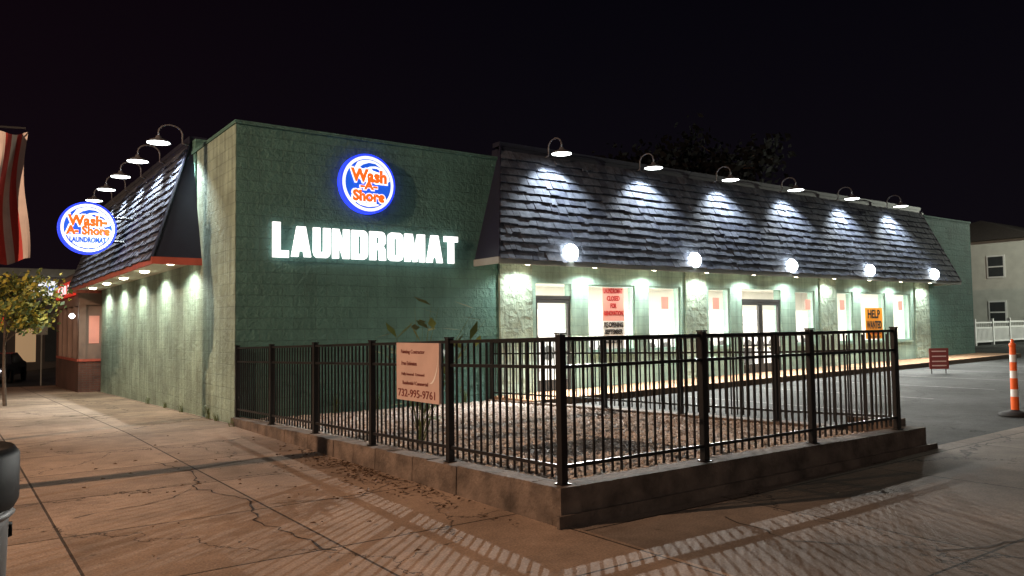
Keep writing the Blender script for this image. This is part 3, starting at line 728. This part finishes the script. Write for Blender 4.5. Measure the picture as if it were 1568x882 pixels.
# ---------------------------------------------------------------- background left
e=empty('far_shop_building'); b=B()
b.box(-22,6,44,56,-1,5.6,'farbld'); b.box(-22.1,6.1,43.9,44,5.3,5.8,'fascia')
for i,x in enumerate(np.arange(-21.3,5,1.6)):
    b.box(x,x+1.1,43.93,43.99,-.1,2.0,'winlit' if i in (4,8,13) else 'windark')
b.box(.1,2.6,43.7,43.88,4.1,5.0,'ledw')
b.box(-1.4,-.2,43.7,43.88,2.3,2.7,'ledred')
b.obj('shop_body',e)
text('Laundry',(1.35,43.68,4.55),2.1,.6,'ledb','shop_sign_text',e)
def car(name,x,y,z,k,ang):
    e=empty(name); b=B()
    prof=[(-2.2,.35),(-2.2,.75),(-1.95,.85),(-1.1,.92),(-.55,1.38),(.8,1.42),(1.45,1.0),(2.1,.9),(2.2,.6),(2.15,.35)]
    n=len(prof)
    vs=[(p[0],-.85*(.82 if p[1]>1.1 else 1),p[1]) for p in prof]+[(p[0],.85*(.82 if p[1]>1.1 else 1),p[1]) for p in prof]
    b.add(vs,[(i,(i+1)%n,n+(i+1)%n,n+i) for i in range(n)]+[tuple(range(n)),tuple(range(n,2*n))[::-1]],k)
    for s in (-1,1): b.add([(-.95,s*.86,.95),(-.5,s*.74,1.3),(.75,s*.74,1.33),(1.25,s*.86,1.0)],[(0,1,2,3)],'windark')
    b.add([(-1.08,-.7,.96),(-1.08,.7,.96),(-.6,.62,1.36),(-.6,-.62,1.36)],[(0,1,2,3)],'windark')
    for wx in (-1.4,1.4):
        for wy in(-.87,.87): b.lathe((wx,wy,.33),[(0,-.08),(.2,-.09),(.33,-.07),(.33,.07),(.2,.09),(0,.08)],'rubber',18,'y')
    for s in (-.6,.6): b.lathe((-2.2,s,.62),[(.0,-.05),(.07,0),(0,.05)],'lampglow',10)
    b.obj('car_body',e); e.location=(x,y,z); e.rotation_euler=(0,0,ang)
car('parked_car',-2.0,32,-.68,'carpaint',math.radians(75)); car('parked_car',4,33,-.6,'carpaint',0)
b=B(); b.tube([(-1.0,22,-.6),(-1.0,22,2.2)],.03,'fascia',6); b.box(-1.2,-.8,21.94,21.96,1.6,2.15,'fascia'); b.obj('traffic_sign')
street_lamp(-12,36,8,(1,.7,.45),600,0,-1)

# ---------------------------------------------------------------- world
w=bpy.data.worlds.new('World'); S.world=w; w.use_nodes=True; nt=w.node_tree; bg=nt.nodes['Background']
tc=nt.nodes.new('ShaderNodeTexCoord'); sp=nt.nodes.new('ShaderNodeSeparateXYZ'); L(nt,tc.outputs['Generated'],sp.inputs[0])
cr=nt.nodes.new('ShaderNodeValToRGB'); L(nt,sp.outputs[2],cr.inputs[0])
cr.color_ramp.elements[0].position=0; cr.color_ramp.elements[0].color=(.0048,.0036,.0055,1)
cr.color_ramp.elements[1].position=.45; cr.color_ramp.elements[1].color=(.0015,.0012,.0028,1)
mr=nt.nodes.new('ShaderNodeMapRange'); mr.inputs[1].default_value=.6; mr.inputs[2].default_value=-.6; mr.inputs[3].default_value=0; mr.inputs[4].default_value=.0035; L(nt,sp.outputs[0],mr.inputs[0])
cx=nt.nodes.new('ShaderNodeCombineXYZ'); L(nt,mr.outputs[0],cx.inputs[0])
ad=nt.nodes.new('ShaderNodeVectorMath'); L(nt,cr.outputs[0],ad.inputs[0]); L(nt,cx.outputs[0],ad.inputs[1]); L(nt,ad.outputs[0],bg.inputs[0]); bg.inputs[1].default_value=1

# ---------------------------------------------------------------- camera
cam=bpy.data.cameras.new('camera'); co=bpy.data.objects.new('camera',cam); S.collection.objects.link(co); S.camera=co
cam.sensor_width=36; cam.lens=36*1200/1568; cam.clip_end=3000
yaw=math.atan(.725); pitch=math.atan(62/1200); roll=math.radians(.77)
f=Vector((math.sin(yaw)*math.cos(pitch),math.cos(yaw)*math.cos(pitch),math.sin(pitch)))
r0=Vector((math.cos(yaw),-math.sin(yaw),0)); u0=r0.cross(f)
r=r0*math.cos(roll)-u0*math.sin(roll); u=r.cross(f)
co.matrix_world=Matrix((( r.x,u.x,-f.x,-4.13),(r.y,u.y,-f.y,-13.95),(r.z,u.z,-f.z,1.6),(0,0,0,1)))
